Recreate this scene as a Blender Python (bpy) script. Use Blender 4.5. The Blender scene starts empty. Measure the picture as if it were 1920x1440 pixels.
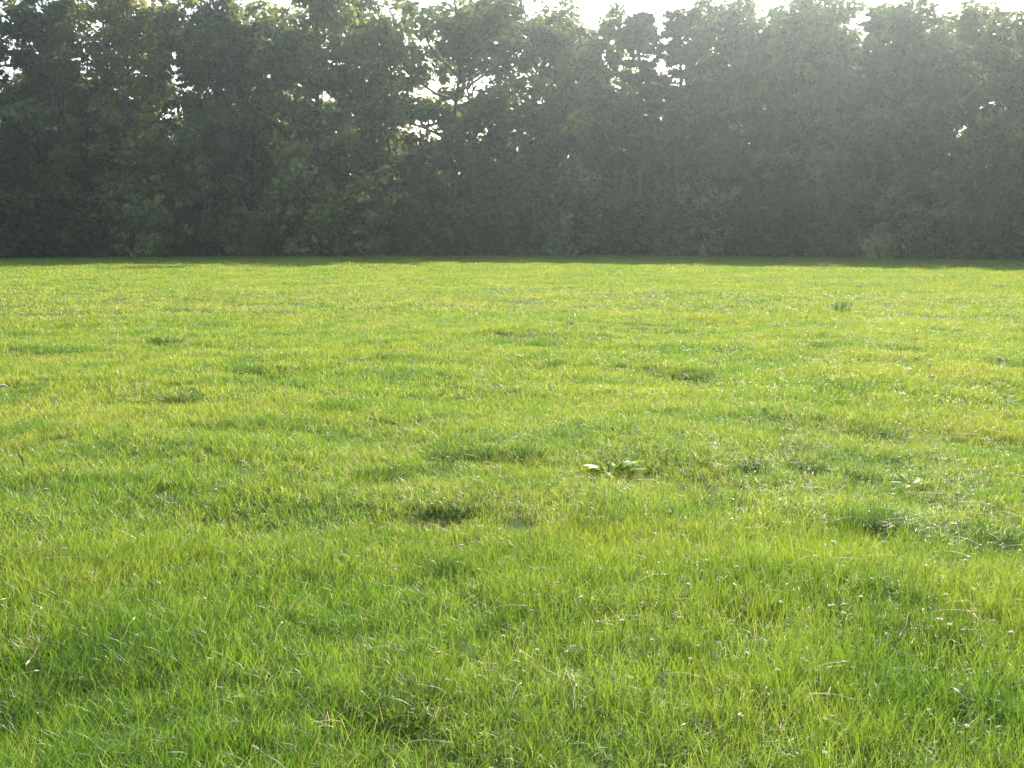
import bpy, math, random
import numpy as np
from mathutils import Vector

C = bpy.context.scene.collection
S = bpy.context.scene
R = math.radians
rs = np.random.RandomState(7)

# ------------------------------------------------------------------ camera
CAM_H = 1.25
F_PX = 1844.0                      # focal length in photo pixels (photo 1920 wide)
PITCH = math.atan((720 - 452) / F_PX)
cam_d = bpy.data.cameras.new('camera'); cam = bpy.data.objects.new('camera', cam_d); C.objects.link(cam)
cam_d.sensor_width = 36.0; cam_d.lens = 36.0 * F_PX / 1920.0
cam_d.clip_start = 0.05; cam_d.clip_end = 2000
cam.location = (0, 0, CAM_H); cam.rotation_euler = (R(90) - PITCH, 0, 0)
S.camera = cam

# ------------------------------------------------------------------ light
SUN_EL, SUN_AZ = 32.0, 20.0        # degrees; azimuth to the right of the view direction (+y)
w = bpy.data.worlds.new('World'); S.world = w; w.use_nodes = True
nt = w.node_tree; nt.nodes.clear()
sky = nt.nodes.new('ShaderNodeTexSky'); sky.sky_type = 'NISHITA'; sky.sun_disc = False
sky.sun_elevation = R(SUN_EL); sky.sun_rotation = R(SUN_AZ)
sky.air_density = 1.0; sky.dust_density = 3.0; sky.ozone_density = 1.0
bg = nt.nodes.new('ShaderNodeBackground'); bg.inputs[1].default_value = 0.15
wo = nt.nodes.new('ShaderNodeOutputWorld')
nt.links.new(sky.outputs[0], bg.inputs[0]); nt.links.new(bg.outputs[0], wo.inputs[0])
sd = bpy.data.lights.new('sun', 'SUN'); sun = bpy.data.objects.new('sun', sd); C.objects.link(sun)
sd.energy = 4.6; sd.angle = R(0.53); sd.color = (1.0, 0.95, 0.87)
sdir = Vector((math.sin(R(SUN_AZ)) * math.cos(R(SUN_EL)), math.cos(R(SUN_AZ)) * math.cos(R(SUN_EL)), math.sin(R(SUN_EL))))
sun.rotation_euler = sdir.to_track_quat('Z', 'Y').to_euler(); sun.location = (20, 40, 40)
S.view_settings.view_transform = 'Standard'; S.view_settings.look = 'None'
S.view_settings.exposure = 1.32; S.view_settings.gamma = 1.0; S.view_settings.use_curve_mapping = False
S.render.engine = 'CYCLES'
cy = S.cycles
cy.use_denoising = True; cy.max_bounces = 8; cy.diffuse_bounces = 3; cy.glossy_bounces = 2
cy.transmission_bounces = 5; cy.transparent_max_bounces = 8; cy.volume_bounces = 0
cy.sample_clamp_indirect = 6.0

# ------------------------------------------------------------------ helpers
_gw = [(rs.uniform(0.7, 1.0) * 2 * math.pi / L, rs.uniform(0, 2 * math.pi), rs.uniform(0, 6.28), a)
       for L, a in [(0.55, .006), (0.7, .007), (0.9, .010), (1.2, .011), (1.7, .013), (2.4, .016), (3.3, .018), (5., .02), (8., .02), (14., .025), (23., .03)] for _ in (0, 1)]
HOLLOWS = []                        # (x, y, radius, depth) dips in the turf
def gz(x, y):
    """height of the turf"""
    x = np.asarray(x, float); y = np.asarray(y, float)
    z = np.zeros(np.broadcast(x, y).shape)
    for k, th, ph, a in _gw:
        z = z + 0.6 * a * np.sin(k * (x * math.cos(th) + y * math.sin(th)) + ph)
    d = np.hypot(x, y)
    z = z * np.clip(1.15 - d / 70, 0.25, 1.0)
    for hx, hy, hr, hd in HOLLOWS:
        z = z - hd * np.exp(-(((x - hx) / hr) ** 2 + ((y - hy) / (hr * 1.2)) ** 2))
    return z
def at(px, py):
    """where the sight line through a photo pixel meets the flat meadow"""
    v = (py - 720) / F_PX; u = (px - 960) / F_PX
    dy = math.cos(PITCH) - v * math.sin(PITCH); dz = -math.sin(PITCH) - v * math.cos(PITCH)
    t = CAM_H / -dz
    return u * t, dy * t
def noise2(x, y, scale, seed, n=5):
    r = np.random.RandomState(seed); z = 0; amp = 0
    for i in range(n):
        a = r.uniform(0.5, 1); k = 2 * math.pi / (scale * r.uniform(0.5, 1.4)); th = r.uniform(0, 6.28)
        z = z + 0.6 * a * np.sin(k * (x * math.cos(th) + y * math.sin(th)) + r.uniform(0, 6.28)); amp += a
    return z / amp

def mesh_np(name, verts, faces, mats, mat_idx=None, tint=None, smooth=False):
    """verts (N,3), faces (M,k) with one k; tint per face"""
    me = bpy.data.meshes.new(name)
    verts = np.ascontiguousarray(verts, np.float32); faces = np.ascontiguousarray(faces, np.int32)
    k = faces.shape[1]; M = len(faces)
    me.vertices.add(len(verts)); me.vertices.foreach_set('co', verts.ravel())
    me.loops.add(M * k); me.loops.foreach_set('vertex_index', faces.ravel())
    me.polygons.add(M); me.polygons.foreach_set('loop_start', np.arange(M, dtype=np.int32) * k)
    for m in mats: me.materials.append(m)
    if mat_idx is not None: me.polygons.foreach_set('material_index', np.asarray(mat_idx, np.int32))
    if smooth: me.polygons.foreach_set('use_smooth', np.ones(M, bool))
    me.update(calc_edges=True)
    if tint is not None:
        a = me.attributes.new('tint', 'FLOAT', 'FACE'); a.data.foreach_set('value', np.asarray(tint, np.float32))
    return me
def link(name, me, parent=None, loc=None):
    o = bpy.data.objects.new(name, me); C.objects.link(o)
    if parent is not None: o.parent = parent
    if loc is not None: o.location = loc
    return o
def tag(o, label=None, cat=None, group=None, kind=None):
    if label: o['label'] = label
    if cat: o['category'] = cat
    if group: o['group'] = group
    if kind: o['kind'] = kind
    return o
def empty(name, loc=(0, 0, 0), rz=0.0):
    o = bpy.data.objects.new(name, None); C.objects.link(o); o.location = loc; o.rotation_euler = (0, 0, rz)
    o.empty_display_size = 0.3
    return o
def copy_tree(o):
    c = o.copy(); C.objects.link(c)
    for ch in o.children:
        d = ch.copy(); C.objects.link(d); d.parent = c
    return c

# ------------------------------------------------------------------ materials
def mat(name):
    m = bpy.data.materials.new(name); m.use_nodes = True
    n = m.node_tree; n.nodes.clear(); out = n.nodes.new('ShaderNodeOutputMaterial')
    return m, n, out
def ramp(n, stops, fac=None):
    r = n.nodes.new('ShaderNodeValToRGB'); e = r.color_ramp.elements
    while len(e) < len(stops): e.new(0.5)
    for el, (p, c) in zip(e, stops): el.position = p; el.color = (*c, 1)
    if fac is not None: n.links.new(fac, r.inputs[0])
    return r
def math_node(n, op, a, b=None):
    m = n.nodes.new('ShaderNodeMath'); m.operation = op
    for i, v in enumerate((a, b)):
        if v is None: continue
        if isinstance(v, (int, float)): m.inputs[i].default_value = v
        else: n.links.new(v, m.inputs[i])
    return m.outputs[0]
def mixc(n, fac, a, b, mode='MIX'):
    m = n.nodes.new('ShaderNodeMix'); m.data_type = 'RGBA'; m.blend_type = mode
    if isinstance(fac, (int, float)): m.inputs[0].default_value = fac
    else: n.links.new(fac, m.inputs[0])
    for i, v in ((6, a), (7, b)):
        if isinstance(v, tuple): m.inputs[i].default_value = (*v, 1)
        else: n.links.new(v, m.inputs[i])
    return m.outputs[2]
def leafy(name, stops, trans=0.5, rough=0.45, spec=0.4, pos_scale=None, pos_cols=None, objrand=False, tfac=1.3):
    m, n, out = mat(name)
    at_ = n.nodes.new('ShaderNodeAttribute'); at_.attribute_name = 'tint'
    fac = at_.outputs['Fac']
    if objrand:
        oi = n.nodes.new('ShaderNodeObjectInfo')
        fac = math_node(n, 'ADD', math_node(n, 'MULTIPLY', fac, 0.6), math_node(n, 'MULTIPLY', oi.outputs['Random'], 0.46))
    col = ramp(n, stops, fac).outputs[0]
    if pos_scale:
        g = n.nodes.new('ShaderNodeNewGeometry')
        for sc, cc, lo, hi in zip(pos_scale, pos_cols, (0.42, 0.5, 0.5), (0.66, 0.7, 0.7)):
            no = n.nodes.new('ShaderNodeTexNoise'); no.inputs['Scale'].default_value = sc; no.inputs['Detail'].default_value = 3
            n.links.new(g.outputs['Position'], no.inputs['Vector'])
            mr = n.nodes.new('ShaderNodeMapRange'); mr.inputs[1].default_value = lo; mr.inputs[2].default_value = hi
            n.links.new(no.outputs[0], mr.inputs[0])
            col = mixc(n, math_node(n, 'MULTIPLY', mr.outputs[0], 0.75), col, cc)
    p = n.nodes.new('ShaderNodeBsdfPrincipled'); p.inputs['Roughness'].default_value = rough
    p.inputs['Specular IOR Level'].default_value = spec
    n.links.new(col, p.inputs['Base Color'])
    t = n.nodes.new('ShaderNodeBsdfTranslucent')
    tc = mixc(n, 1.0, col, (tfac * 1.12, tfac, tfac * 0.55), 'MULTIPLY')
    n.links.new(tc, t.inputs[0])
    mx = n.nodes.new('ShaderNodeMixShader'); mx.inputs[0].default_value = trans
    n.links.new(p.outputs[0], mx.inputs[1]); n.links.new(t.outputs[0], mx.inputs[2]); n.links.new(mx.outputs[0], out.inputs[0])
    return m
def solid(name, c1, c2, scale=8, rough=0.8, bump=0.0, stretch=None):
    m, n, out = mat(name)
    tc = n.nodes.new('ShaderNodeTexCoord'); vec = tc.outputs['Object']
    if stretch:
        mp = n.nodes.new('ShaderNodeMapping'); mp.inputs['Scale'].default_value = stretch
        n.links.new(vec, mp.inputs[0]); vec = mp.outputs[0]
    no = n.nodes.new('ShaderNodeTexNoise'); no.inputs['Scale'].default_value = scale; no.inputs['Detail'].default_value = 6
    n.links.new(vec, no.inputs['Vector'])
    rp = ramp(n, [(0.3, c1), (0.7, c2)], no.outputs[0])
    p = n.nodes.new('ShaderNodeBsdfPrincipled'); p.inputs['Roughness'].default_value = rough
    n.links.new(rp.outputs[0], p.inputs['Base Color'])
    if bump:
        b = n.nodes.new('ShaderNodeBump'); b.inputs['Strength'].default_value = bump; b.inputs['Distance'].default_value = 0.05
        n.links.new(no.outputs[0], b.inputs['Height']); n.links.new(b.outputs[0], p.inputs['Normal'])
    n.links.new(p.outputs[0], out.inputs[0])
    return m

M_GRASS = leafy('grass_blades', [(0.0, (.042, .096, .016)), (0.45, (.128, .210, .030)), (0.85, (.225, .295, .048)), (0.97, (.25, .30, .07)), (1.0, (.34, .30, .17))],
                trans=0.55, rough=0.40, spec=0.38, pos_scale=(0.35, 1.3), pos_cols=((.22, .26, .055), (.065, .165, .024)), tfac=1.6)
M_LUSH = leafy('lush_blades', [(0.0, (.032, .088, .012)), (0.45, (.098, .198, .020)), (0.85, (.175, .275, .032)), (0.97, (.20, .27, .05)), (1.0, (.34, .30, .17))],
                trans=0.55, rough=0.38, spec=0.45, pos_scale=(0.35, 1.3), pos_cols=((.165, .225, .035), (.045, .13, .016)), tfac=1.6)
M_TUFT = leafy('tall_tuft_blades', [(0.0, (.03, .075, .016)), (0.6, (.065, .135, .024)), (1.0, (.12, .20, .03))], trans=0.42, rough=0.38, spec=0.5)
M_DRY = leafy('dry_straw', [(0.0, (.38, .26, .17)), (0.6, (.52, .42, .30)), (1.0, (.62, .56, .48))], trans=0.25, rough=0.5, tfac=1.0)
M_CLOVER = leafy('clover_petals', [(0.0, (.55, .50, .46)), (1.0, (.75, .73, .70))], trans=0.3, rough=0.6, tfac=1.0)
M_PINK = leafy('pink_petals', [(0.0, (.55, .22, .42)), (1.0, (.70, .38, .60))], trans=0.3, rough=0.6, tfac=1.0)
M_DOCK = leafy('dock_leaf', [(0.0, (.045, .12, .02)), (0.55, (.12, .22, .02)), (1.0, (.30, .38, .03))], trans=0.5, rough=0.48, spec=0.35, tfac=1.8)
M_OAK = leafy('broad_leaf', [(0.0, (.022, .040, .016)), (0.4, (.062, .100, .028)), (0.7, (.125, .170, .045)), (1.0, (.22, .24, .08))], trans=0.48, rough=0.42, spec=0.5, tfac=1.6, objrand=True)
M_LIGHT = leafy('pale_leaf', [(0.0, (.06, .09, .02)), (0.5, (.14, .18, .036)), (1.0, (.26, .27, .07))], trans=0.5, rough=0.5, spec=0.3, objrand=True)
M_NEEDLE = leafy('pine_needles', [(0.0, (.025, .045, .022)), (1.0, (.07, .10, .045))], trans=0.15, rough=0.6, spec=0.3, objrand=True)
M_HAZEL = leafy('hazel_leaf', [(0.0, (.06, .10, .025)), (0.5, (.21, .26, .07)), (1.0, (.46, .48, .20))], trans=0.5, rough=0.42, spec=0.5)
M_BUSH = leafy('sunlit_toned_bush_leaf', [(0.0, (.24, .28, .10)), (1.0, (.62, .60, .34))], trans=0.5, rough=0.4, spec=0.5)  # sunlight put into the leaf colour, the bush itself stands in shade
M_BARK = solid('dark_bark', (.030, .026, .022), (.075, .065, .055), 3, 0.9, 0.6, (6, 6, 1))
M_PBARK = solid('pine_bark', (.05, .035, .027), (.14, .085, .055), 3, 0.9, 0.6, (6, 6, 1))
M_BIRCH = solid('birch_bark', (.04, .036, .033), (.12, .115, .11), 2.2, 0.8, 0.2, (2, 2, 5))
M_STEM = solid('green_stem', (.07, .12, .03), (.12, .17, .04), 20, 0.6)
M_MOLE = solid('crumbled_soil', (.11, .06, .03), (.30, .18, .09), 45, 1.0, 0.8)
M_TWIG = solid('weathered_wood', (.35, .30, .22), (.62, .56, .45), 30, 0.8, 0.3)

def ground_mat():
    m, n, out = mat('turf_soil')
    g = n.nodes.new('ShaderNodeNewGeometry')
    a = n.nodes.new('ShaderNodeTexNoise'); a.inputs['Scale'].default_value = 9; a.inputs['Detail'].default_value = 8
    b = n.nodes.new('ShaderNodeTexNoise'); b.inputs['Scale'].default_value = 0.4; b.inputs['Detail'].default_value = 4
    for t in (a, b): n.links.new(g.outputs['Position'], t.inputs['Vector'])
    c1 = ramp(n, [(0.35, (.018, .028, .008)), (0.5, (.035, .06, .012)), (0.68, (.075, .07, .03))], a.outputs[0])
    col = mixc(n, b.outputs[0], c1.outputs[0], (.065, .11, .018))
    p = n.nodes.new('ShaderNodeBsdfPrincipled'); p.inputs['Roughness'].default_value = 1; p.inputs['Specular IOR Level'].default_value = 0.1
    n.links.new(col, p.inputs['Base Color'])
    bp = n.nodes.new('ShaderNodeBump'); bp.inputs['Strength'].default_value = 0.8; bp.inputs['Distance'].default_value = 0.03
    n.links.new(a.outputs[0], bp.inputs['Height']); n.links.new(bp.outputs[0], p.inputs['Normal'])
    n.links.new(p.outputs[0], out.inputs[0]); return m
M_GROUND = ground_mat()
M_FLOOR = solid('leaf_litter', (.035, .026, .018), (.085, .062, .035), 1.5, 1.0, 0.5)

# ------------------------------------------------------------------ where the forest edge runs
EX = np.array([-140, -60, -38, -30, -12, 8, 16, 23, 29, 34, 39, 50, 90.])
EY = np.array([60, 66, 71, 76, 83, 85, 82, 76, 68, 59, 48, 38, 14.])
def edge_y(x): return np.interp(x, EX, EY)

# tall dark tufts the photo shows: pixel, width m, height m
TUFTS = [
 (700, 897, .34, .17, 'dark grass tuft left of the broad-leaved dock, widest in its row'),
 (868, 962, .26, .17, 'dark grass tuft just above the crumbled brown soil patches'),
 (868, 856, .36, .16, 'dark grass tuft further off, straight beyond the bare soil patches'),
 (962, 862, .34, .16, 'dark grass tuft between the dock plant and a similar tuft to its left'),
 (1405, 885, .26, .17, 'small dark grass tuft right of the dock plant, left of the bare patch'),
 (1512, 876, .26, .17, 'dark grass tuft overhanging the small straw-littered bare patch'),
 (1610, 893, .30, .18, 'dark grass tuft left of the yellow-green broad-leaved weed'),
 (1335, 948, .30, .15, 'dark grass tuft with pale glints in front of the dock plant'),
 (458, 694, .50, .16, 'dark grass tuft above left of the small thin-leaved weed'),
 (512, 704, .42, .17, 'blackish grass tuft right above the small thin-leaved weed'),
 (345, 742, .45, .14, 'low green tuft left of the small thin-leaved weed'),
 (312, 640, .34, .16, 'small dark tuft by itself in the plain left meadow'),
 (718, 668, .45, .14, 'small dark tuft by itself in the middle distance'),
 (838, 1082, .22, .16, 'dark grass tuft in front of the crumbled soil patches'),
 (618, 1096, .20, .15, 'dark blue-green grass tuft left of the one in front of the soil'),
 (1578, 745, .50, .16, 'wide dark tuft beyond the clover-covered right meadow'),
 (1650, 815, .50, .16, 'wide dark tuft in the thickest white clover'),
 (1300, 702, .50, .15, 'low dark tuft beyond the dock plant on the right'),
 (1850, 1028, .34, .20, 'large dark tuft by the right edge with bent glossy blades'),
 (1640, 1000, .42, .17, 'long dark tuft below the pale dry grass on the right'),
 (1120, 992, .34, .16, 'dark tuft straight in front of the dock plant'),
 (1725, 1225, .34, .20, 'large near tuft with long pale blades bent over it'),
 (1280, 1270, .26, .17, 'near dark tuft right of the middle with upright blades'),
 (230, 1265, .34, .16, 'near dark tuft flattened by swirled grass'),
 (60, 1325, .30, .18, 'near dark tuft in the lower left corner of the meadow'),
 (545, 912, .28, .15, 'small dark tuft with pale straw left of the dark tuft row'),
 (1700, 666, .60, .16, 'wide low tuft far off in the right meadow'),
 (760, 1350, .28, .18, 'nearest dark tuft with fine upright blades near the middle'),
]
for tpx, tpy, tw, th, _ in TUFTS:
    tx, ty = at(tpx, tpy); HOLLOWS.append((tx, ty - tw * 0.5, tw * 0.45, 0.018))
BARE = [(795, 981, .10), (855, 985, .09), (1500, 884, .10), (975, 995, .10)]
for bpx, bpy_, br in BARE:
    bx_, by_ = at(bpx, bpy_); HOLLOWS.append((bx_, by_, br * 1.3, 0.02))

# ------------------------------------------------------------------ ground
def polar_ground():
    rr = np.concatenate([[0.0], np.geomspace(0.4, 262, 230)]); na = 420
    th = np.linspace(0, 2 * math.pi, na, endpoint=False)
    V = [(0, 0, float(gz(0., 0.)))]
    X = rr[1:, None] * np.sin(th)[None]; Y = rr[1:, None] * np.cos(th)[None]
    V = np.concatenate([np.array([[0, 0, float(gz(0., 0.))]]), np.stack([X, Y, gz(X, Y)], -1).reshape(-1, 3)])
    i = np.arange(len(rr) - 2)[:, None]; j = np.arange(na)[None]; j2 = (j + 1) % na
    a = 1 + i * na + j; b = 1 + i * na + j2; c = 1 + (i + 1) * na + j2; d = 1 + (i + 1) * na + j
    F = np.stack([a, d, c, b], -1).reshape(-1, 4)
    me = mesh_np('ground', V, F, [M_GROUND], smooth=True)
    return me
g = link('ground', polar_ground()); tag(g, kind='structure')
# litter-covered floor of the wood, a sheet lying on the ground from the edge inwards
xs = np.linspace(-150, 150, 151); ts = np.linspace(0, 1, 12)
X = np.repeat(xs[None], 12, 0); Y = edge_y(xs)[None] + 1.5 + np.sin(xs * 0.9)[None] * 0.8 + ts[:, None] * 95
Z = gz(X, Y) + 0.05
ii = np.arange(11)[:, None]; jj = np.arange(150)[None]
a = ii * 151 + jj
ff = link('forest_floor', mesh_np('forest_floor', np.stack([X, Y, Z], -1).reshape(-1, 3), np.stack([a, a + 1, a + 152, a + 151], -1).reshape(-1, 4), [M_FLOOR], smooth=True))
tag(ff, kind='structure')

# ------------------------------------------------------------------ trees
def tube(path, rad, sides=6):
    path = np.asarray(path, float); n = len(path)
    tan = np.gradient(path, axis=0); tan /= np.linalg.norm(tan, axis=1)[:, None] + 1e-9
    ref = np.where(np.abs(tan[:, 2:3]) > 0.9, [[1., 0, 0]], [[0, 0, 1.]])
    u = np.cross(tan, ref); u /= np.linalg.norm(u, axis=1)[:, None] + 1e-9; v = np.cross(tan, u)
    th = np.linspace(0, 2 * math.pi, sides, endpoint=False)
    P = path[:, None] + np.asarray(rad)[:, None, None] * (np.cos(th)[None, :, None] * u[:, None] + np.sin(th)[None, :, None] * v[:, None])
    i = np.arange(n - 1)[:, None]; j = np.arange(sides)[None]; j2 = (j + 1) % sides
    F = np.stack([i * sides + j, i * sides + j2, (i + 1) * sides + j2, (i + 1) * sides + j], -1).reshape(-1, 4)
    return P.reshape(-1, 3), F
def join(parts):
    V, F, o = [], [], 0
    for v, f in parts: V.append(v); F.append(f + o); o += len(v)
    return np.concatenate(V), np.concatenate(F)
def limb(r, p0, d, L, n, wob, lift=0.0):
    P = [np.array(p0, float)]; d = np.array(d, float); d /= np.linalg.norm(d)
    for i in range(n):
        d = d + r.normal(0, wob, 3) + np.array([0, 0, lift]); d /= np.linalg.norm(d)
        P.append(P[-1] + d * L / n)
    return np.array(P)
def leaves(r, centres, radii, counts, size, flat=0.75, aspect=1.5, up=0.3, base=None):
    P, T, O = [], [], []
    for ci, (c, rad, k) in enumerate(zip(centres, radii, counts)):
        q = r.normal(0, 1, (k, 3)); q /= np.linalg.norm(q, axis=1)[:, None]
        q *= (r.uniform(0.15, 1, k) ** 0.5)[:, None] * rad * r.uniform(.75, 1.25, (k, 1))
        q[:, 2] *= flat
        P.append(c + q); O.append(q / (rad * 1.0)); T.append(np.clip((0.5 if base is None else base[ci]) + r.normal(0, 0.15) + r.normal(0, 0.07, k), 0, 1))
    O = np.concatenate(O); P = np.concatenate(P); T = np.concatenate(T); n = len(P)
    a = r.normal(0, 1, (n, 3)); a /= np.linalg.norm(a, axis=1)[:, None]
    nn = r.normal(0, .42, (n, 3)) + O; nn[:, 2] += up * 1.5
    a = np.cross(a, nn); a /= np.linalg.norm(a, axis=1)[:, None] + 1e-9
    b = np.cross(nn, a); b /= np.linalg.norm(b, axis=1)[:, None] + 1e-9
    s = size * r.uniform(0.6, 1.35, (n, 1))
    a = a * s * 0.5 * aspect; b = b * s * 0.5
    nrm = np.cross(a, b); nrm /= np.linalg.norm(nrm, axis=1)[:, None] + 1e-9
    V = np.stack([P - a, P + b + nrm * s * .12 - a * .1, P + a, P - b + nrm * s * .12 - a * .1], 1).reshape(-1, 3)
    F = np.arange(4 * n).reshape(-1, 4)
    return V, F, T

def make_tree(seed, H, Rw, kind, airy=0.0, low=0.12):
    """returns trunk mesh, crown mesh for a tree H tall with crown radius Rw"""
    r = np.random.RandomState(seed); tubes = []; cen = []; rad = []; lt = []
    tr = 0.012 * H + 0.06
    lean = r.normal(0, 0.02, 2)
    n = 9; tz = np.linspace(0, 1, n)
    top = 0.92 if kind != 'oak' else 0.72
    wig = np.cumsum(r.normal(0, 0.013 * H, (n, 2)), 0); wig[0] = 0
    if kind == 'pine': wig *= 0.35
    T = np.stack([lean[0] * tz * H + wig[:, 0], lean[1] * tz * H + wig[:, 1], tz * H * top - 0.3 * (tz == 0)], 1)
    TR = tr * (1 - tz * 0.82)
    TR[0] *= 1.35
    tubes.append(tube(T, TR, 8))
    def trunk_at(t):
        return np.array([np.interp(t, tz * top, T[:, k]) for k in range(3)])
    if kind == 'pine':
        nt = 30
        for i in range(nt):
            t = 0.34 + 0.57 * (i / (nt - 1)) ** 0.8
            prof = (1.02 - t) ** 0.85 * 1.6
            if t < 0.5: prof *= 0.55
            az = i * 2.4 + r.uniform(-.5, .5); L = Rw * prof * r.uniform(0.65, 1.15)
            d = (math.cos(az), math.sin(az), r.uniform(-0.05, 0.35))
            p = limb(r, trunk_at(t), d, L, 5, 0.12, 0.05)
            tubes.append(tube(p, np.linspace(tr * .28, .02, 6), 4))
            for k in range(2, 6):
                for _ in range(3):
                    cen.append(p[k] + r.normal(0, .42, 3) * (1, 1, .35)); rad.append(r.uniform(.22, .5) * (0.6 + 0.1 * Rw))
        cen.append(trunk_at(0.92)); rad.append(.5)
        cen = np.array(cen); rad = np.array(rad)
        cnt = (170 * rad ** 1.5 * (1 - airy)).astype(int) + 9
        V, F, tint = leaves(r, cen, rad, cnt, 0.17, flat=0.5, aspect=2.4, up=0.5)
    else:
        nl = {'oak': 22, 'birch': 26, 'broad': 24}[kind]
        for i in range(nl):
            t = low + (0.90 - low) * (i / (nl - 1)) ** 0.9
            tt = min(t, top)
            x = (t - low) / (1 - low)
            if kind == 'oak': prof = math.sin(math.pi * min(1, 0.16 + x * 0.78)) ** 0.7
            elif kind == 'birch': prof = (0.45 + 0.65 * math.sin(math.pi * min(1, .1 + x * .8))) * 0.85
            else: prof = math.sin(math.pi * min(1, 0.22 + x * 0.72)) ** 0.6
            az = i * 2.4 + r.uniform(-.6, .6)
            L = Rw * prof * r.uniform(0.75, 1.25) + 0.4
            upd = (0.25 + 1.25 * x) if kind != 'birch' else 0.7 + x
            p = limb(r, trunk_at(tt), (math.cos(az), math.sin(az), upd), L * math.sqrt(1 + (0.5 * upd) ** 2), 6, 0.20, 0.05)
            br = tr * 0.42 * (1 - 0.5 * x)
            tubes.append(tube(p, np.linspace(br, .025, 7), 5))
            for k in range(2, 7):
                nsub = 2 if k in (3, 5) else 1
                if k == 2: ltv = r.normal(.42, .24)
                for _ in range(nsub):
                    d2 = (p[k] - p[k - 1]); d2 /= np.linalg.norm(d2)
                    d2 = d2 + r.normal(0, .75, 3); d2[2] += .15
                    q = limb(r, p[k], d2, r.uniform(.5, 1.0) * (0.8 + .18 * Rw), 3, .25, .05)
                    if k % 2: tubes.append(tube(q, np.linspace(br * .35, .012, 4), 3))
                    if r.rand() > airy * 0.5:
                        cen.append(q[-1]); rad.append(r.uniform(.45, 1.15) * (0.55 + .13 * Rw)); lt.append(ltv)
        cen = np.array(cen); rad = np.array(rad)
        hh = (cen[:, 2] / H - .55).clip(0, 1)
        cnt = (80 * rad ** 1.75 * (1 - airy * .55) * (1 - .45 * hh)).astype(int) + 10
        V, F, tint = leaves(r, cen, rad, cnt, 0.31 if kind != 'birch' else 0.25, base=lt)
    tv, tf = join(tubes)
    bark = {'oak': M_BARK, 'broad': M_BARK, 'pine': M_PBARK, 'birch': M_BIRCH}[kind]
    leafm = {'oak': M_OAK, 'broad': M_OAK, 'pine': M_NEEDLE, 'birch': M_LIGHT}[kind]
    return mesh_np('trunk', tv, tf, [bark], smooth=True), mesh_np('crown', V, F, [leafm], tint=tint)

def make_shrub(seed, H, Rw, leafm, n_leaf=5200, size=0.20):
    r = np.random.RandomState(seed); tubes = []; cen = []; rad = []
    for i in range(9):
        az = r.uniform(0, 6.28); d = (math.cos(az) * .5, math.sin(az) * .5, 1.3)
        b = np.array([r.normal(0, .25 * Rw * .5), r.normal(0, .25 * Rw * .5), -0.1])
        p = limb(r, b, d, H * r.uniform(.7, 1.0), 6, .14, 0)
        sc = Rw / max(1e-3, np.abs(p[:, :2]).max())
        if sc < 1: p[:, :2] *= sc
        tubes.append(tube(p, np.linspace(.05, .012, 7), 5))
        for k in range(1, 7):
            for _ in range(3):
                cen.append(p[k] + r.normal(0, 1, 3) * (Rw * .33, Rw * .33, H * .06) * (1.15 - .09 * k)); rad.append(r.uniform(.25, .45) * Rw * .62)
    cen = np.array(cen); rad = np.array(rad); cen[:, 2] = np.maximum(cen[:, 2], rad * .55)
    cnt = np.full(len(cen), n_leaf // len(cen))
    V, F, tint = leaves(r, cen, rad, cnt, size)
    V[:, 2] = np.maximum(V[:, 2], 0.03)
    tv, tf = join(tubes)
    return mesh_np('stem', tv, tf, [M_BARK], smooth=True), mesh_np('foliage', V, F, [leafm], tint=tint)

# unit library: every mesh is built at its own height, copies are scaled a little
LIB = {
 'oakA': (20, 4.6, make_tree(11, 20, 4.6, 'oak', 0.0)),
 'oakB': (20, 4.2, make_tree(12, 20, 4.2, 'oak', 0.35)),
 'oakC': (20, 5.0, make_tree(13, 20, 5.0, 'oak', 0.7, low=.28)),
 'oakD': (20, 4.4, make_tree(17, 20, 4.4, 'oak', 0.15, low=.08)),
 'broadA': (20, 3.8, make_tree(21, 20, 3.8, 'broad', 0.0, low=.06)),
 'broadB': (20, 3.6, make_tree(22, 20, 3.6, 'broad', 0.3, low=.10)),
 'broadC': (20, 4.2, make_tree(23, 20, 4.2, 'broad', 0.0, low=.16)),
 'birchA': (20, 2.8, make_tree(31, 20, 2.8, 'birch', 0.1, low=.15)),
 'birchB': (20, 2.6, make_tree(32, 20, 2.6, 'birch', 0.45, low=.25)),
 'pineA': (20, 3.0, make_tree(41, 20, 3.0, 'pine', 0.0)),
 'pineB': (20, 2.7, make_tree(42, 20, 2.7, 'pine', 0.2)),
}
SH = {
 'shrubA': (5, 2.4, make_shrub(51, 5, 2.4, M_OAK)),
 'shrubB': (5, 2.8, make_shrub(52, 5, 2.8, M_OAK)),
 'hazel': (5, 2.5, make_shrub(53, 5, 2.5, M_HAZEL, 4200)),
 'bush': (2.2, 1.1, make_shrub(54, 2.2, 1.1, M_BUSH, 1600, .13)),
}
KINDNAME = {'oak': ('oak_tree', 'oak tree'), 'broad': ('broadleaf_tree', 'broadleaf tree'), 'birch': ('birch_tree', 'birch tree'), 'pine': ('pine_tree', 'pine tree')}
first = {}
def place(lib, key, x, y, H, wf, label, rz, name, cat, group, pn=('trunk', 'crown')):
    H0, R0, (m1, m2) = lib[key]
    if key not in first:
        t = empty(name); link(pn[0], m1, t); link(pn[1], m2, t); first[key] = t
    else: t = copy_tree(first[key])
    t.name = name
    for c, p in zip(sorted(t.children, key=lambda c: c.data.name.startswith(('crown', 'foliage'))), pn): c.name = p
    s = H / H0
    t.location = (x, y, float(gz(x, y)) - 0.02); t.rotation_euler = (0, 0, rz); t.scale = (s * wf, s * wf, s)
    return tag(t, label, cat, group)
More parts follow.
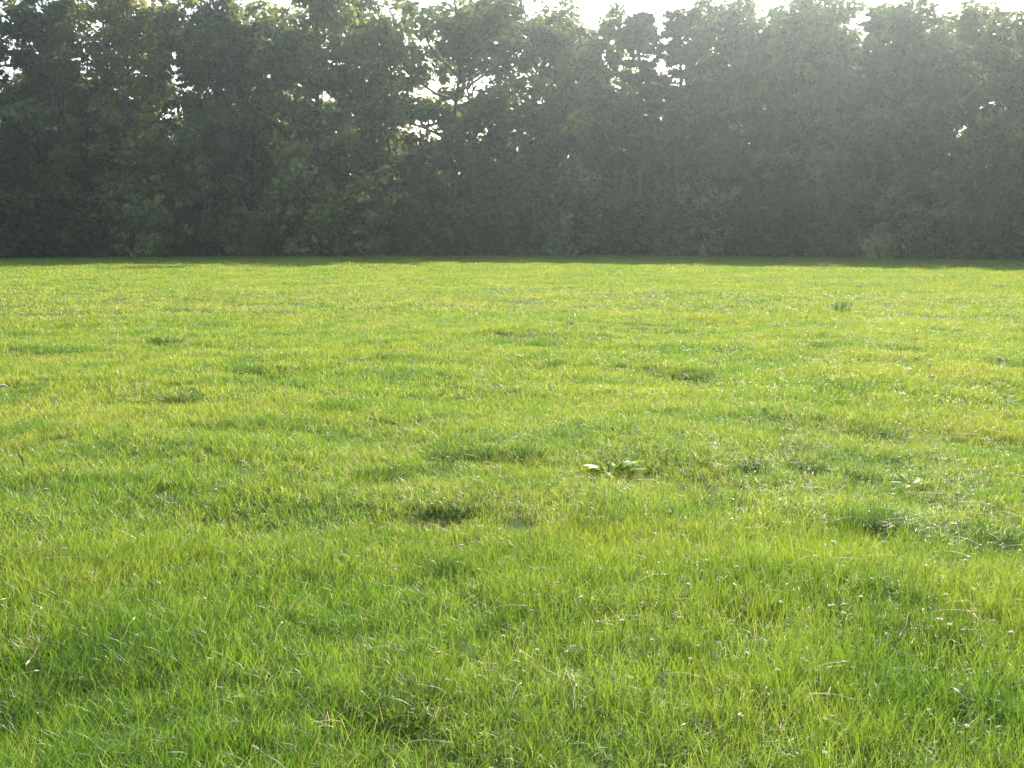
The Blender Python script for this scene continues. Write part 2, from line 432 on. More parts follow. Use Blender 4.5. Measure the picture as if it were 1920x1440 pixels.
def col_x(px, d): return (px - 960) / F_PX * d * 1.0
def top_h(py, d):
    """height at distance d that reaches photo row py"""
    v = (py - 720) / F_PX
    dy = math.cos(PITCH) - v * math.sin(PITCH); dz = -math.sin(PITCH) - v * math.cos(PITCH)
    return CAM_H + d * dz / dy

# front trees: photo column, crown-top row, offset behind the edge, key, width factor, label
FRONT = [
 (-30, -30, 2, 'oakA', 1.0, 'dense oak at the far left end of the tree line, half out of view'),
 (22, -25, 2, 'broadB', .8, 'tall loose-topped tree furthest left in the tree line, sky behind its top'),
 (66, 42, 4, 'birchB', .8, 'thin sparse birch in the dip between the leftmost tree and the paired narrow crowns'),
 (112, 8, 1, 'birchA', .9, 'narrow green birch left of the bright slit of sky'),
 (148, 22, 5, 'pineA', .7, 'dark pointed conifer crown touching the left side of the sky slit'),
 (208, -20, 2, 'birchB', 1.15, 'airy birch right of the bright slit of sky, flecked with sky'),
 (258, -15, 1, 'birchA', 1.0, 'yellow-green leafy birch, brightest crown of the left half'),
 (318, 22, 6, 'pineB', .9, 'low dark spiky conifer top between the yellow-green birch and the solid oak'),
 (372, -8, 1, 'oakA', .9, 'solid broad oak with closed dark crown in the left half'),
 (377, 60, -1, 'birchB', .75, 'slim birch whose pale stem shows faintly against the dark wood edge'),
 (425, 8, 3, 'oakD', .8, 'oak with brownish top beside the solid broad oak'),
 (478, 30, 2, 'oakB', .85, 'lower oak with lacy top, sky flecks along its right side'),
 (548, -25, 2, 'oakC', .95, 'open oak with a large patch of sky inside its crown'),
 (608, -30, 0, 'broadA', .9, 'very tall dense tree with dark column-like crown left of the middle'),
 (662, 10, 3, 'broadB', .8, 'loose crown leaning right of the dark column-like tree'),
 (722, 28, 2, 'oakD', .7, 'lower bushy crown left of the forked open oak'),
 (822, -35, 0, 'oakC', 1.25, 'large open oak with dark forked limbs bare against the sky'),
 (905, -10, 3, 'oakB', .8, 'lacy oak right of the forked open oak'),
 (975, -5, 2, 'oakC', .9, 'thin-leaved oak with straight stem and see-through top near the middle'),
 (1042, 25, 1, 'oakB', .85, 'rounded lacy crown standing a little lower right of the middle'),
 (1110, 58, 2, 'broadB', .75, 'lowest crown of the middle, left of the two layered pines'),
 (1193, 0, -.5, 'pineA', 1.0, 'left one of the two layered pines, with blunt dense tip'),
 (1262, -8, -.8, 'pineB', 1.1, 'right one of the two layered pines, with flat separate tiers'),
 (1328, 38, 3, 'broadA', .55, 'crown with small raised tip right of the two layered pines'),
 (1405, 28, 1, 'oakA', .85, 'evenly rounded dome crown right of the raised tip'),
 (1478, 46, 2, 'broadC', .7, 'small crown in the notch beside the rounded dome'),
 (1530, 22, 1, 'broadA', .85, 'dense uneven crown with several small tips'),
 (1622, -12, 2, 'pineA', 1.25, 'broad dark pine towering over the right part of the tree line'),
 (1670, 40, 1, 'broadC', .8, 'lower leafy crown at the right foot of the broad dark pine'),
 (1745, -8, 2, 'oakB', .85, 'sky-flecked crown on a visible stem, right of the broad dark pine'),
 (1812, 30, 1, 'broadC', .8, 'lower dense crown between sky-flecked crown and the rightmost tall tree'),
 (1860, 38, 3, 'broadA', .8, 'dense dark crown below a notch of sky near the right end'),
 (1925, -30, 1, 'oakD', .9, 'tall dark tree furthest right in the tree line'),
 (1995, -30, 1, 'oakA', 1.0, 'tree just beyond the right end of the view'),
]
r = random.Random(5)
for px, py, off, key, wf, label in FRONT:
    x = col_x(px, 80); y = float(edge_y(x)) + off
    for _ in range(4): x = col_x(px, y); y = float(edge_y(x)) + off
    H = top_h(py - 10, y)
    kn = key.rstrip('ABCD'); nm, cat = KINDNAME[kn]
    place(LIB, key, x, y, H, wf * r.uniform(1.0, 1.3), label, r.uniform(0, 6.28), nm, cat, 'trees along the meadow edge')
# trees in the depth of the wood
ZONES = [(40, 'the loose-topped leftmost tree'), (95, 'the sparse birch'), (150, 'the narrow green birch'), (215, 'the airy birch by the sky slit'), (280, 'the yellow-green birch'),
         (345, 'the spiky conifer'), (400, 'the solid broad oak'), (455, 'the brownish-topped oak'), (515, 'the lower lacy oak'), (580, 'the open oak with inner sky patch'),
         (640, 'the dark column-like tree'), (700, 'the right-leaning loose crown'), (770, 'the lower bushy crown'), (865, 'the forked open oak'), (940, 'the lacy oak'),
         (1010, 'the see-through straight-stemmed oak'), (1075, 'the rounded lacy crown'), (1150, 'the lowest middle crown'), (1228, 'the left layered pine'), (1295, 'the right layered pine'),
         (1365, 'the crown with raised tip'), (1440, 'the rounded dome crown'), (1505, 'the small notch crown'), (1575, 'the uneven many-tipped crown'), (1645, 'the broad dark pine'),
         (1710, 'the lower crown by the broad pine'), (1780, 'the sky-flecked crown'), (1835, 'the lower dense right crown'), (1890, 'the dark crown below the sky notch'), (9999, 'the rightmost tall tree')]
def zone(px): return next(z for q, z in ZONES if px < q)
ROWS = ['just behind', 'some way behind', 'deep in the wood behind', 'deepest of all behind']
keys = ['oakA', 'broadA', 'oakD', 'broadC', 'pineA', 'oakB', 'broadB', 'birchA']
for row, (off, step, lo, hi) in enumerate([(7, 72, 85, 175), (13, 80, 110, 200), (21, 86, 150, 230)]):
    px = -90 + row * 30
    while px < 2030:
        x = col_x(px, 90); y = float(edge_y(x)) + off
        for _ in range(4): x = col_x(px, y); y = float(edge_y(x)) + off
        y += r.uniform(-2, 2)
        gap = (340 < px < 430) or px < 40
        py = r.uniform(lo, hi) + (35 if 700 < px < 960 else 0) + (60 if gap else 0) - (65 if px > 1350 else 0) + (20 if 1130 < px < 1320 else 0) + (55 if 285 < px < 1000 else 0)
        key = r.choice(keys); kn = key.rstrip('ABCD'); nm, cat = KINDNAME[kn]
        place(LIB, key, x, y, top_h(py, y), r.uniform(1.0, 1.3), {'oak': 'dark oak ', 'broad': 'dark leafy tree ', 'birch': 'slender birch ', 'pine': 'tall pine '}[kn] + ROWS[row] + ' ' + zone(px), r.uniform(0, 6.28), nm, cat, 'trees deeper in the wood')
        px += step * r.uniform(.8, 1.2)
# trees outside the frame on the right and left whose shade reaches the meadow in view
for i, (x, off) in enumerate([(36, 1), (40, 1), (44, 1), (48, 1), (54, 1), (60, 1), (66, 2), (-47, 1), (-55, 2)]):
    key = keys[i % 6]; kn = key.rstrip('ABCD'); nm, cat = KINDNAME[kn]
    place(LIB, key, x, float(edge_y(x)) + off, 19, 1.0, 'tree of the same wood edge continuing past the view', i, nm, cat, 'trees past the view')

# understorey along the edge
UND = [
 (20, 330, 'shrubA', 1.2, 'dark bush at the foot of the leftmost trees'),
 (110, 385, 'shrubB', 1.1, 'low dark bush under the narrow green birch'),
 (195, 360, 'shrubA', 1.2, 'dark bush under the airy birch'),
 (285, 345, 'hazel', 1.0, 'faintly speckled bush under the yellow-green birch'),
 (370, 390, 'shrubB', 1.0, 'very dark low bush under the solid broad oak'),
 (455, 370, 'shrubA', 1.1, 'dark bush left of the sunlit hazel'),
 (545, 360, 'hazel', 1.1, 'sunlit hazel bush with brownish lower leaves'),
 (620, 290, 'hazel', 1.2, 'tallest sunlit hazel, bright leaves climbing the dark column-like tree'),
 (700, 350, 'hazel', 1.0, 'hazel with scattered light leaves right of the tallest hazel'),
 (790, 370, 'shrubB', 1.2, 'dark bush under the forked open oak'),
 (880, 360, 'shrubA', 1.2, 'smooth dark bush under the lacy oak'),
 (970, 375, 'shrubB', 1.2, 'dark bush near the middle of the tree line'),
 (1055, 310, 'hazel', 1.0, 'reddish-lit hazel under the rounded lacy crown'),
 (1150, 350, 'shrubA', 1.3, 'dark bush under the lowest middle crown'),
 (1240, 340, 'shrubB', 1.2, 'dark bush below the two layered pines'),
 (1330, 330, 'hazel', 1.0, 'light-flecked hazel right below the pines'),
 (1420, 360, 'shrubA', 1.2, 'dark bush under the rounded dome crown'),
 (1510, 380, 'shrubB', 1.3, 'dark bush under the dense uneven crown'),
 (1590, 350, 'shrubA', 1.1, 'dark bush left of the pale bush painted as sunlit'),
 (1700, 340, 'hazel', 1.1, 'light-flecked hazel standing behind the pale bush painted as sunlit'),
 (1780, 340, 'shrubB', 1.2, 'dark bush under the sky-flecked crown'),
 (1870, 330, 'shrubA', 1.3, 'dark bush near the right end of the tree line'),
 (1950, 320, 'shrubB', 1.3, 'dark bush cut off by the right end of the view'),
]
for px, py, key, wf, label in UND:
    off = r.uniform(-1.8, 1.6)
    x = col_x(px, 78); y = float(edge_y(x)) + off
    for _ in range(4): x = col_x(px, y); y = float(edge_y(x)) + off
    place(SH, key, x, y, top_h(py, y), wf * .95, label, r.uniform(0, 6.28), 'hazel_bush' if key == 'hazel' else 'edge_bush', 'bush', 'bushes along the wood edge', ('stem', 'foliage'))
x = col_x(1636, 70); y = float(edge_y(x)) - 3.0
place(SH, 'bush', x, y, top_h(428, y), 1.0, 'small bush, sunlight painted into its pale leaves, before the dark wood on the right', 1.0, 'sunlit_toned_bush', 'bush', None, ('stem', 'foliage'))
for row, (off, step, lo, hi) in enumerate([(4, 76, 290, 370), (10, 80, 270, 345), (19, 84, 265, 330)]):
    px = -70 + row * 20
    while px < 2010:
        x = col_x(px, 90); y = float(edge_y(x)) + off
        for _ in range(4): x = col_x(px, y); y = float(edge_y(x)) + off
        key = r.choice(['shrubA', 'shrubB'])
        place(SH, key, x, y + r.uniform(-1.5, 1.5), top_h(r.uniform(lo, hi), y), r.uniform(.95, 1.2), 'dark bush ' + ROWS[row] + ' ' + zone(px),
              r.uniform(0, 6.28), 'undergrowth_bush', 'bush', 'undergrowth bushes inside the wood', ('stem', 'foliage'))
        px += step * r.uniform(.8, 1.15)

# ------------------------------------------------------------------ grass
def blades(r, n, spread, h, wdt, lean=0.35, seg=3, curl=0.5, tint_mu=0.5, tint_sd=0.25):
    ang = r.uniform(0, 6.28, n); rr = spread * np.sqrt(r.uniform(0, 1, n))
    bx, by = rr * np.cos(ang), rr * np.sin(ang)
    H = h * r.uniform(0.55, 1.25, n); az = r.uniform(0, 6.28, n); ln = np.abs(r.normal(0, lean, n)); cu = np.abs(r.normal(0, curl, n))
    W = wdt * r.uniform(.7, 1.3, n); yaw = r.uniform(0, math.pi, n)
    wx, wy = np.cos(yaw) * W / 2, np.sin(yaw) * W / 2
    V = []
    for k in range(seg + 1):
        t = k / seg; a = ln + cu * t * 1.2
        hor = H * t * np.sin(np.minimum(a, 1.45)) ; zz = H * t * np.cos(np.minimum(a, 1.45))
        cx = bx + hor * np.cos(az); cy_ = by + hor * np.sin(az)
        ws = (1.0, 0.9, 0.62, 0.06)[k] if seg == 3 else (1.0, 0.75, 0.06)[k]
        V.append(np.stack([cx - wx * ws, cy_ - wy * ws, zz - .01], 1)); V.append(np.stack([cx + wx * ws, cy_ + wy * ws, zz - .01], 1))
    V = np.stack(V, 1); m = 2 * (seg + 1)
    base = np.arange(n)[:, None] * m
    F = np.concatenate([base + np.array([[2 * k, 2 * k + 1, 2 * k + 3, 2 * k + 2]]) for k in range(seg)], 0)
    T = np.tile(np.clip(r.normal(tint_mu, tint_sd, n), 0, 1), seg)
    return V.reshape(-1, 3), F, T
def scatter_stuff(name, pts, rot, scale, tilt, idx, variants, label, cat=None):
    """one object whose points carry instanced tufts"""
    me = bpy.data.meshes.new(name)
    n = len(pts); me.vertices.add(n); me.vertices.foreach_set('co', np.ascontiguousarray(pts, np.float32).ravel())
    rv = np.stack([tilt * np.cos(rot * 3.1), tilt * np.sin(rot * 3.1), rot], 1)
    a = me.attributes.new('rotv', 'FLOAT_VECTOR', 'POINT'); a.data.foreach_set('vector', np.ascontiguousarray(rv, np.float32).ravel())
    a = me.attributes.new('sc', 'FLOAT_VECTOR', 'POINT'); a.data.foreach_set('vector', np.ascontiguousarray(scale, np.float32).ravel())
    a = me.attributes.new('idx', 'INT', 'POINT'); a.data.foreach_set('value', np.ascontiguousarray(idx, np.int32))
    me.update()
    o = link(name, me)
    ng = bpy.data.node_groups.new(name, 'GeometryNodeTree')
    ng.interface.new_socket('Geometry', in_out='INPUT', socket_type='NodeSocketGeometry')
    ng.interface.new_socket('Geometry', in_out='OUTPUT', socket_type='NodeSocketGeometry')
    N = ng.nodes; L = ng.links
    gi = N.new('NodeGroupInput'); go = N.new('NodeGroupOutput'); jn = N.new('GeometryNodeJoinGeometry')
    def attr(nm, ty):
        x = N.new('GeometryNodeInputNamedAttribute'); x.data_type = ty; x.inputs[0].default_value = nm; return x.outputs[0]
    ra, sa, ia = attr('rotv', 'FLOAT_VECTOR'), attr('sc', 'FLOAT_VECTOR'), attr('idx', 'INT')
    e2r = N.new('FunctionNodeEulerToRotation'); L.new(ra, e2r.inputs[0])
    for k, vm in enumerate(variants):
        src = bpy.data.objects.new(name + '_source', vm)
        oi = N.new('GeometryNodeObjectInfo'); oi.inputs['Object'].default_value = src; oi.inputs['As Instance'].default_value = False
        ip = N.new('GeometryNodeInstanceOnPoints')
        cp = N.new('FunctionNodeCompare'); cp.data_type = 'INT'; cp.operation = 'EQUAL'
        ins = [s for s in cp.inputs if s.enabled and s.type == 'INT']
        L.new(ia, ins[0]); ins[1].default_value = k
        L.new(gi.outputs[0], ip.inputs['Points']); L.new(cp.outputs[0], ip.inputs['Selection'])
        L.new(oi.outputs['Geometry'], ip.inputs['Instance']); L.new(e2r.outputs[0], ip.inputs['Rotation']); L.new(sa, ip.inputs['Scale'])
        L.new(ip.outputs[0], jn.inputs[0])
    L.new(jn.outputs[0], go.inputs[0])
    md = o.modifiers.new('scatter', 'NODES'); md.node_group = ng
    tag(o, label, cat, kind='stuff')
    return o
AZ = R(38)
def wedge(n, r0, r1, az=AZ):
    th = rs.uniform(-az, az, n); d = np.sqrt(rs.uniform(r0 ** 2, r1 ** 2, n))
    return d * np.sin(th), d * np.cos(th), d
P_, SC_, ID_, = [], [], []
variants = []
vr = np.random.RandomState(3)
bare_xy = [at(a, b) + (c,) for a, b, c in BARE]
def ring(r0, r1, dens, nblade, spread, h, wdt, seg, nvar, curl=.5, lean=.33, m=M_GRASS):
    base = len(variants)
    for k in range(nvar):
        V, F, T = blades(vr, nblade, spread, h, wdt, lean=lean, seg=seg, curl=curl)
        variants.append(mesh_np('tuft', V, F, [M_LUSH if (k % 3 == 0 and r1 < 20) else m], tint=T))
    A = AZ * (r1 ** 2 - r0 ** 2); n = int(A * dens)
    x, y, d = wedge(n, r0, r1)
    keep = y < edge_y(x) + 0.6
    # thinner and shorter in patches, thicker in others
    nz = noise2(x, y, 2.2, 91, 6); nz2 = noise2(x, y, 0.7, 92, 6); nz3 = noise2(x, y, 9, 93, 5)
    keep &= rs.uniform(0, 1, n) < 0.80 + 0.35 * nz2 + .1 * nz
    for bx, by, br in bare_xy: keep &= np.hypot(x - bx, (y - by) * .8) > br * rs.uniform(.7, 1.1, n)
    near_tilt = 1
    hs = (1.0 + 0.22 * nz + 0.24 * nz2 + .12 * nz3) * rs.uniform(.75, 1.2, n)
    hs = hs * (1 + .12 * np.clip(4.4 - d, 0, 1) + .25 * np.clip(x * 1.2, 0, 1) * np.clip(5.2 - d, 0, 1))
    hs = np.clip(hs, .45, 2.3)
    ws = rs.uniform(.85, 1.2, n)
    x, y, hs, ws = x[keep], y[keep], hs[keep], ws[keep]
    P_.append(np.stack([x, y, gz(x, y)], 1)); SC_.append(np.stack([ws, ws, hs], 1)); ID_.append(base + rs.randint(0, nvar, len(x)))
ring(0.9, 4.2, 950, 36, .045, .080, .0019, 3, 9, curl=.75, lean=.44, m=M_LUSH)
ring(3.6, 8.0, 460, 38, .055, .074, .0025, 3, 8, curl=.65, lean=.42)
ring(7.0, 17., 190, 40, .085, .072, .0042, 3, 6, lean=.38)
ring(15., 42., 24, 70, .20, .075, .0095, 2, 5)
ring(38., 92., 5.0, 130, .45, .08, .019, 2, 4)
P_ = np.concatenate(P_); SC_ = np.concatenate(SC_); ID_ = np.concatenate(ID_); n = len(P_)
# rank growth along the foot of the wood
bx = rs.uniform(-62, 48, 5200); bo = np.abs(rs.normal(0, 1.3, 5200)) * (.5 + .5 * np.sin(bx * .8) * np.sin(bx * .31 + 1))
by = edge_y(bx) + 1.2 - bo; k = len(variants)
ev = []
for q in range(3):
    V, F, T = blades(vr, 60, .35, .55, .05, lean=.35, seg=2, curl=.4, tint_mu=.45); ev.append(mesh_np('tuft', V, F, [M_HAZEL if q == 2 else M_TUFT], tint=T))
es = rs.uniform(.35, 1.5, 5200)
scatter_stuff('edge_undergrowth', np.stack([bx, by, gz(bx, by)], 1), rs.uniform(0, 6.28, 5200), np.stack([es, es, es], 1), np.abs(rs.normal(0, .15, 5200)), rs.randint(0, 3, 5200), ev,
              'rank uneven grass and nettles along the shaded foot of the wood')
scatter_stuff('meadow_grass', P_, rs.uniform(0, 6.28, n), SC_, np.abs(rs.normal(0, .12, n)), ID_, variants, 'bright green meadow grass, backlit, covering the whole field')

# dry stalks with pale seed heads, bent over or lying in the grass
def straw(r, L, head=True):
    az = 0.0; a0 = r.uniform(.7, 1.4); P = [np.array([0, 0, 0.0])]; a = a0
    for i in range(5):
        a += r.uniform(0, .18); P.append(P[-1] + np.array([math.sin(a), r.normal(0, .08), math.cos(a)]) * L / 5)
    P = np.array(P); t, f = tube(P, np.linspace(.0009, .0005, 6), 3)
    parts = [(t, f)]; T = [np.full(len(f), .35)]
    if head:
        d = P[-1] - P[-2]; d /= np.linalg.norm(d)
        hl = r.uniform(.016, .032); q = np.array([P[-1] + d * hl * k for k in (0, .25, .6, 1.0)])
        t, f = tube(q, [.0010, .0036, .0030, .0005], 4); parts.append((t, f)); T.append(np.full(len(f), r.uniform(.4, 1)))
    V, F = join(parts); return mesh_np('straw', V, F, [M_DRY], tint=np.concatenate(T))
vv = [straw(vr, vr.uniform(.08, .15)) for _ in range(7)]
V, F, T = blades(vr, 7, .03, .07, .0026, lean=1.0, curl=.6); T[:] = vr.uniform(.2, 1, len(T)); vv.append(mesh_np('straw', V, F, [M_DRY], tint=T))
xx, yy, dd = wedge(27000, 1.5, 24)
dens = .22 + .45 * np.clip(noise2(xx, yy, 1.6, 55, 6), 0, 1) + .45 * ((xx > 0.5) & (np.abs(dd - 5.5) < 2.4)) * np.clip(noise2(xx, yy, .9, 56, 5) + .3, 0, 1)
k = rs.uniform(0, 1, len(xx)) < dens
xx, yy, dd = xx[k], yy[k], dd[k]; n = len(xx); s = rs.uniform(.6, 1.15, n) * (1 + np.clip(dd - 6, 0, 12) * .04)
scatter_stuff('dry_grass', np.stack([xx, yy, gz(xx, yy) + .06 * s], 1), rs.uniform(0, 6.28, n), np.stack([s, s, s], 1), np.abs(rs.normal(0, .2, n)), rs.randint(0, 8, n), vv,
              'pale dry stalks and seed heads scattered through the green meadow')

# clover heads
def flower(r, m, hgt, hr):
    n = 26; q = r.normal(0, 1, (n, 3)); q /= np.linalg.norm(q, axis=1)[:, None]; q[:, 2] = np.abs(q[:, 2]) * .9 - .2
    V = []; F = []
    for i, d in enumerate(q):
        u = np.cross(d, [0, 0, 1.0]); u /= np.linalg.norm(u) + 1e-9
        c0 = d * hr * .2; c1 = d * hr * .8 + u * hr * .2; c2 = d * hr * 1.15; c3 = d * hr * .8 - u * hr * .2
        V += [c0, c1, c2, c3]; F.append([4 * i, 4 * i + 1, 4 * i + 2, 4 * i + 3])
    return np.array(V) + [0, 0, hgt], np.array(F), r.uniform(0, 1, n)
cl_var = []
for k in range(4):
    V, F, T = flower(vr, M_CLOVER, .0, .0060); cl_var.append(mesh_np('head', V, F, [M_CLOVER], tint=T))
xx, yy, dd = wedge(36000, 2.0, 38)
pr = (.05 + .75 * np.clip(noise2(xx, yy, 2.6, 77, 6) + .15, 0, 1)) * np.clip(.40 + xx / (dd * .34), .10, 1.9)  # extra heads towards the right also stand in for white glints
k = rs.uniform(0, 1, len(xx)) < pr * .8; xx, yy, dd = xx[k], yy[k], dd[k]
near = (dd < 6.0) & (np.abs(xx / yy) < .56)
ni = np.where(near)[0][:110]
stem_v, stem_f = tube(np.array([[0, 0, -.01], [.004, 0, .035], [.002, .003, .06], [0, 0, .075]]), [.0012, .0011, .001, .0009], 4)
stem_me = mesh_np('stem', stem_v, stem_f, [M_STEM], smooth=True)
fl0 = None
for i in ni:
    e = empty('clover_flower', (xx[i], yy[i], float(gz(xx[i], yy[i]))), rs.uniform(0, 6.28))
    link('stem', stem_me, e); h_ = link('head', cl_var[i % 4], e, (0, 0, .075))
    s = rs.uniform(.8, 1.15); e.scale = (s, s, s)
    tag(e, 'small white clover flower head standing among the near grass', 'flower', 'white clover flowers in the near meadow')
far = np.ones(len(xx), bool); far[ni] = False
xx, yy, dd = xx[far], yy[far], dd[far]; n = len(xx); s = rs.uniform(.7, 1.2, n)
scatter_stuff('clover_and_glints', np.stack([xx, yy, gz(xx, yy) + .078], 1), rs.uniform(0, 6.28, n), np.stack([s, s, s], 1), np.abs(rs.normal(0, .2, n)), rs.randint(0, 4, n), cl_var,
              'tiny white clover heads over the meadow, partly standing in for glints on the right')
for i, (px, py, lb) in enumerate([(1560, 1058, 'pink clover flower right of the near middle, largest of the pink ones'), (1555, 892, 'pink clover flower beside the straw-littered bare patch'),
                          (1704, 933, 'pink clover flower below the yellow-green broad-leaved weed'), (1757, 1226, 'pink clover flower on the large near tuft with bent blades')]):
    x, y = at(px, py + 14); V, F, T = flower(vr, M_PINK, 0, .0072)
    e = empty('pink_flower', (x, y, float(gz(x, y)))); link('stem', stem_me, e); link('head', mesh_np('head', V, F, [M_PINK], tint=T), e, (0, 0, .075))
    e.scale = (1.2, 1.2, 1.2); tag(e, lb, 'flower', 'pink clover flowers')

# ------------------------------------------------------------------ single tufts, weeds, soil
for i, (px, py, tw, th, lb) in enumerate(TUFTS):
    x, y = at(px, py); d = math.hypot(x, y)
    V, F, T = blades(np.random.RandomState(200 + i), int(420 * (tw / .3)), tw * .45, th * .62, .0030 * max(1, d / 5), lean=.42, curl=.7, tint_mu=.45, tint_sd=.22)
    V[:, 0] *= r.uniform(.6, 1.5); V[:, 1] *= r.uniform(.5, .9); V[:, 2] *= r.uniform(.8, 1.1)
    o = link('grass_tuft', mesh_np('grass_tuft', V, F, [M_TUFT], tint=T), None, (x, y, float(gz(x, y))))
    tag(o, lb, 'grass tuft', 'dark tufts standing out of the meadow')

def leaf_blade(L, W, bend, wav, tintv, r, seg=7):
    V = []; F = []; T = []
    for k in range(seg + 1):
        t = k / seg; w_ = W * .5 * (math.sin(math.pi * min(1, .08 + t * .92)) ** .75) * (1 if t < .999 else 0.05)
        if t < .12: w_ = W * .07
        s = L * t; zc = L * (bend[0] * t - bend[1] * t * t); wv = wav * math.sin(t * 17 + r.uniform(0, 1)) * W
        e1, e2 = r.uniform(.78, 1.12), r.uniform(.78, 1.12)
        V += [(-w_ * e1, s, zc + w_ * .35 + wv), (0, s, zc), (w_ * e2, s, zc + w_ * .35 - wv)]
    for k in range(seg):
        a = 3 * k; F += [(a, a + 1, a + 4, a + 3), (a + 1, a + 2, a + 5, a + 4)]; T += [tintv + r.uniform(-.08, .08)] * 2
    return np.array(V), np.array(F), np.clip(T, 0, 1)
def rosette(name, px, py, spec, label, cat, seed):
    r = np.random.RandomState(seed); x, y = at(px, py); e = empty(name, (x, y, float(gz(x, y)) + .01))
    for az, L, W, b0, b1, tv, ox in spec:
        V, F, T = leaf_blade(L, W, (b0, b1), .06, tv, r)
        o = link('leaf', mesh_np('leaf', V, F, [M_DOCK], tint=T, smooth=True), e, (ox, 0, .01)); o.rotation_euler = (0, R(r.uniform(-38, 38)), R(az + r.uniform(-8, 8))); o.scale = (.92, .86, .60)
    tag(e, label, cat); return e
# az: 0 = away from the camera, 90 = left, -90 = right
dk = rosette('dock_plant', 1140, 888, [
   (82, .15, .062, .95, .55, .95, -.02), (104, .12, .05, .7, .6, .35, -.03), (58, .11, .05, 1.0, .8, .8, -.01), (128, .12, .05, .6, .7, .2, -.03), (72, .09, .036, 1.1, .9, 1., -.04),
   (16, .09, .040, 1.6, .7, .8, -.01), (-10, .085, .035, 1.7, .9, .9, .0), (38, .08, .03, 1.2, .9, .6, -.01),
   (-62, .12, .05, 1.3, .75, .35, .02), (-80, .16, .055, 1.1, .6, .75, .03), (-97, .14, .048, .8, .6, .3, .04), (-50, .13, .045, 1.35, .8, .6, .05),
   (-104, .19, .045, .75, .45, .85, .05), (-76, .20, .048, .95, .5, .55, .06), (-118, .11, .04, .6, .8, .2, .03), (170, .10, .045, .7, .9, .25, 0), (-140, .11, .045, .7, .8, .3, .04), (150, .08, .035, .8, .9, .5, -.02)],
   'broad-leaved dock plant with shiny spread leaves, the largest weed in the meadow', 'weed', 1)
st = join([tube(np.array([[0, 0, 0], [.005, .01, .06], [.03, .015, .11]]), [.006, .005, .003], 6)])
link('stem', mesh_np('stem', *st, [M_STEM], smooth=True), dk).scale = (.8, .8, .7)
rosette('yellow_weed', 1705, 908, [(80, .12, .035, .9, .6, .7, 0), (30, .11, .03, 1.2, .5, .75, 0), (-50, .12, .035, .8, .6, .6, 0), (-90, .12, .035, .6, .5, .6, .02), (140, .09, .03, .6, .6, .9, 0)],
   'yellow-green broad-leaved weed low in the right meadow', 'weed', 2)
rosette('thin_weed', 547, 748, [(60, .15, .02, 1.0, .3, .8, 0), (35, .12, .022, 1.2, .5, .9, 0), (-60, .13, .03, 1.0, .6, .2, 0), (-90, .12, .03, .7, .6, .3, 0), (120, .10, .03, .7, .5, .8, 0)],
   'small thin-leaved weed by itself in the left meadow', 'weed', 3)
# dark upright weed far right
x, y = at(1578, 585); V, F, T = blades(np.random.RandomState(9), 70, .14, .20, .012, lean=.28, curl=.3, tint_mu=.35)
tag(link('dark_weed', mesh_np('dark_weed', V, F, [M_TUFT], tint=T), None, (x, y, float(gz(x, y)))), 'dark upright weed clump by itself far off on the right', 'weed')
# pale straw bunch lower left
x, y = at(72, 1235); V, F, T = blades(np.random.RandomState(10), 30, .03, .07, .0026, lean=.7, curl=.6, tint_mu=.5)
tag(link('straw_bunch', mesh_np('straw_bunch', V, F, [M_DRY], tint=T), None, (x, y, float(gz(x, y)) + .03)), 'bunch of pale dead straw in the lower left grass', 'dead grass')
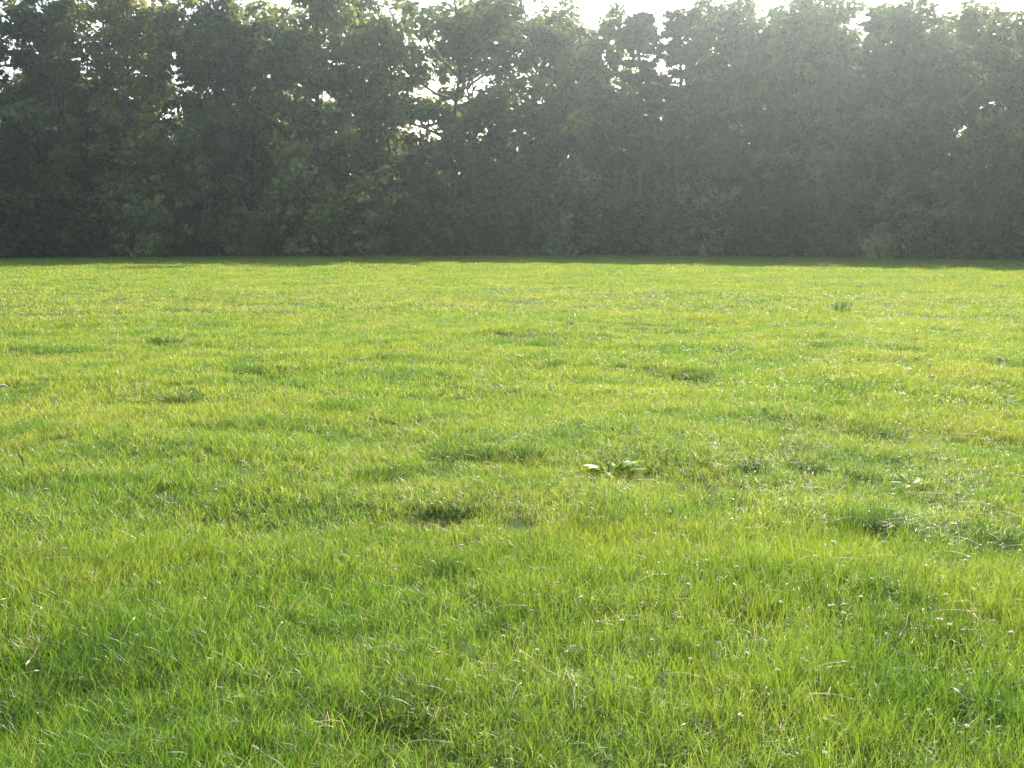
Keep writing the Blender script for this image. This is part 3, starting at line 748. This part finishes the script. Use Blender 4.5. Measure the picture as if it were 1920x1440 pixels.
# crumbled soil
def soil(px, py, rad, label, seed):
    x, y = at(px, py); r = np.random.RandomState(seed); e = empty('soil_patch', (x, y, float(gz(x, y))))
    na, nr = 26, 8; V = [(0, 0, .03)]; 
    ro = rad * (1 + .25 * np.sin(np.arange(na) * 2 * math.pi / na * 3 + r.uniform(0, 6)) + r.normal(0, .06, na))
    for i in range(1, nr + 1):
        t = i / nr
        for j in range(na):
            th = 2 * math.pi * j / na; V.append((ro[j] * t * math.cos(th), ro[j] * t * math.sin(th) * 1.1, .03 * (1 - t ** 2) + r.uniform(-.005, .007) * (t < .99) - .012 * (t > .99)))
    F = [[1 + (i) * na + j, 1 + (i + 1) * na + j, 1 + (i + 1) * na + (j + 1) % na, 1 + i * na + (j + 1) % na] for i in range(nr - 1) for j in range(na)]
    link('soil', mesh_np('soil', np.array(V), np.array(F), [M_MOLE], smooth=False), e)
    cr = []
    for _ in range(60):
        s = r.uniform(.003, .011); a = r.uniform(0, 6.28); d = rad * math.sqrt(r.rand()) * 1.05; c = np.array([d * math.cos(a), d * math.sin(a), .03 * (1 - (d / rad) ** 2) + s * .4])
        P = np.array([[1, 0, 0], [0, 1, 0], [-1, 0, 0], [0, -1, 0], [0, 0, 1], [0, 0, -1.]]) * s * r.uniform(.6, 1.2, (6, 3)) + c
        cr.append((P, np.array([[0, 1, 4, 4], [1, 2, 4, 4], [2, 3, 4, 4], [3, 0, 4, 4]])[:, :3]))
    V, F = join(cr); k = link('crumbs', mesh_np('crumbs', V, F, [M_MOLE]), e); k['kind'] = 'stuff'
    tag(e, label, 'bare soil')
soil(855, 987, .075, 'orange-brown crumbled soil patch under the dark tuft, right of its twin', 3)
soil(797, 983, .07, 'fainter brown soil patch left of the one under the dark tuft', 4)
soil(1500, 886, .06, 'straw-littered bare patch in the right meadow', 5)
# pale broken stick at the left edge, dark stub below it
x, y = at(2, 742); p = np.array([[-.12, .01, 0], [-.05, 0, .012], [.03, .005, .016], [.06, .0, .006]])
tag(link('broken_stick', mesh_np('broken_stick', *tube(p, [.012, .014, .012, .004], 6), [M_TWIG], smooth=True), None, (x, y, float(gz(x, y)) + .10)), 'pale broken stick lying on the grass at the left edge', 'stick')
x, y = at(46, 884); p = np.array([[0, 0, 0], [-.008, 0, .05], [-.03, 0, .09]])
tag(link('dry_stub', mesh_np('dry_stub', *tube(p, [.006, .005, .002], 6), [M_BARK], smooth=True), None, (x, y, float(gz(x, y)) + .02)), 'short dark bent stub in the left grass', 'stick')

# ------------------------------------------------------------------ air
bm = np.array([[x, y, z] for x in (-268, 268) for y in (-268, 268) for z in (-1.5, 25.5)], float)
F = np.array([[0, 1, 3, 2], [4, 6, 7, 5], [0, 4, 5, 1], [2, 3, 7, 6], [0, 2, 6, 4], [1, 5, 7, 3]])
m, n_, out = mat('glare_haze')  # volume added to give the bright veil of lens glare
pv = n_.nodes.new('ShaderNodeVolumePrincipled'); pv.inputs['Color'].default_value = (.80, .95, .93, 1); pv.inputs['Density'].default_value = 0.00064
pv.inputs['Anisotropy'].default_value = 0.78
n_.links.new(pv.outputs[0], out.inputs['Volume'])
tag(link('haze', mesh_np('haze', bm, F, [m])), 'thin haze added over the meadow to stand in for lens glare', kind='stuff')
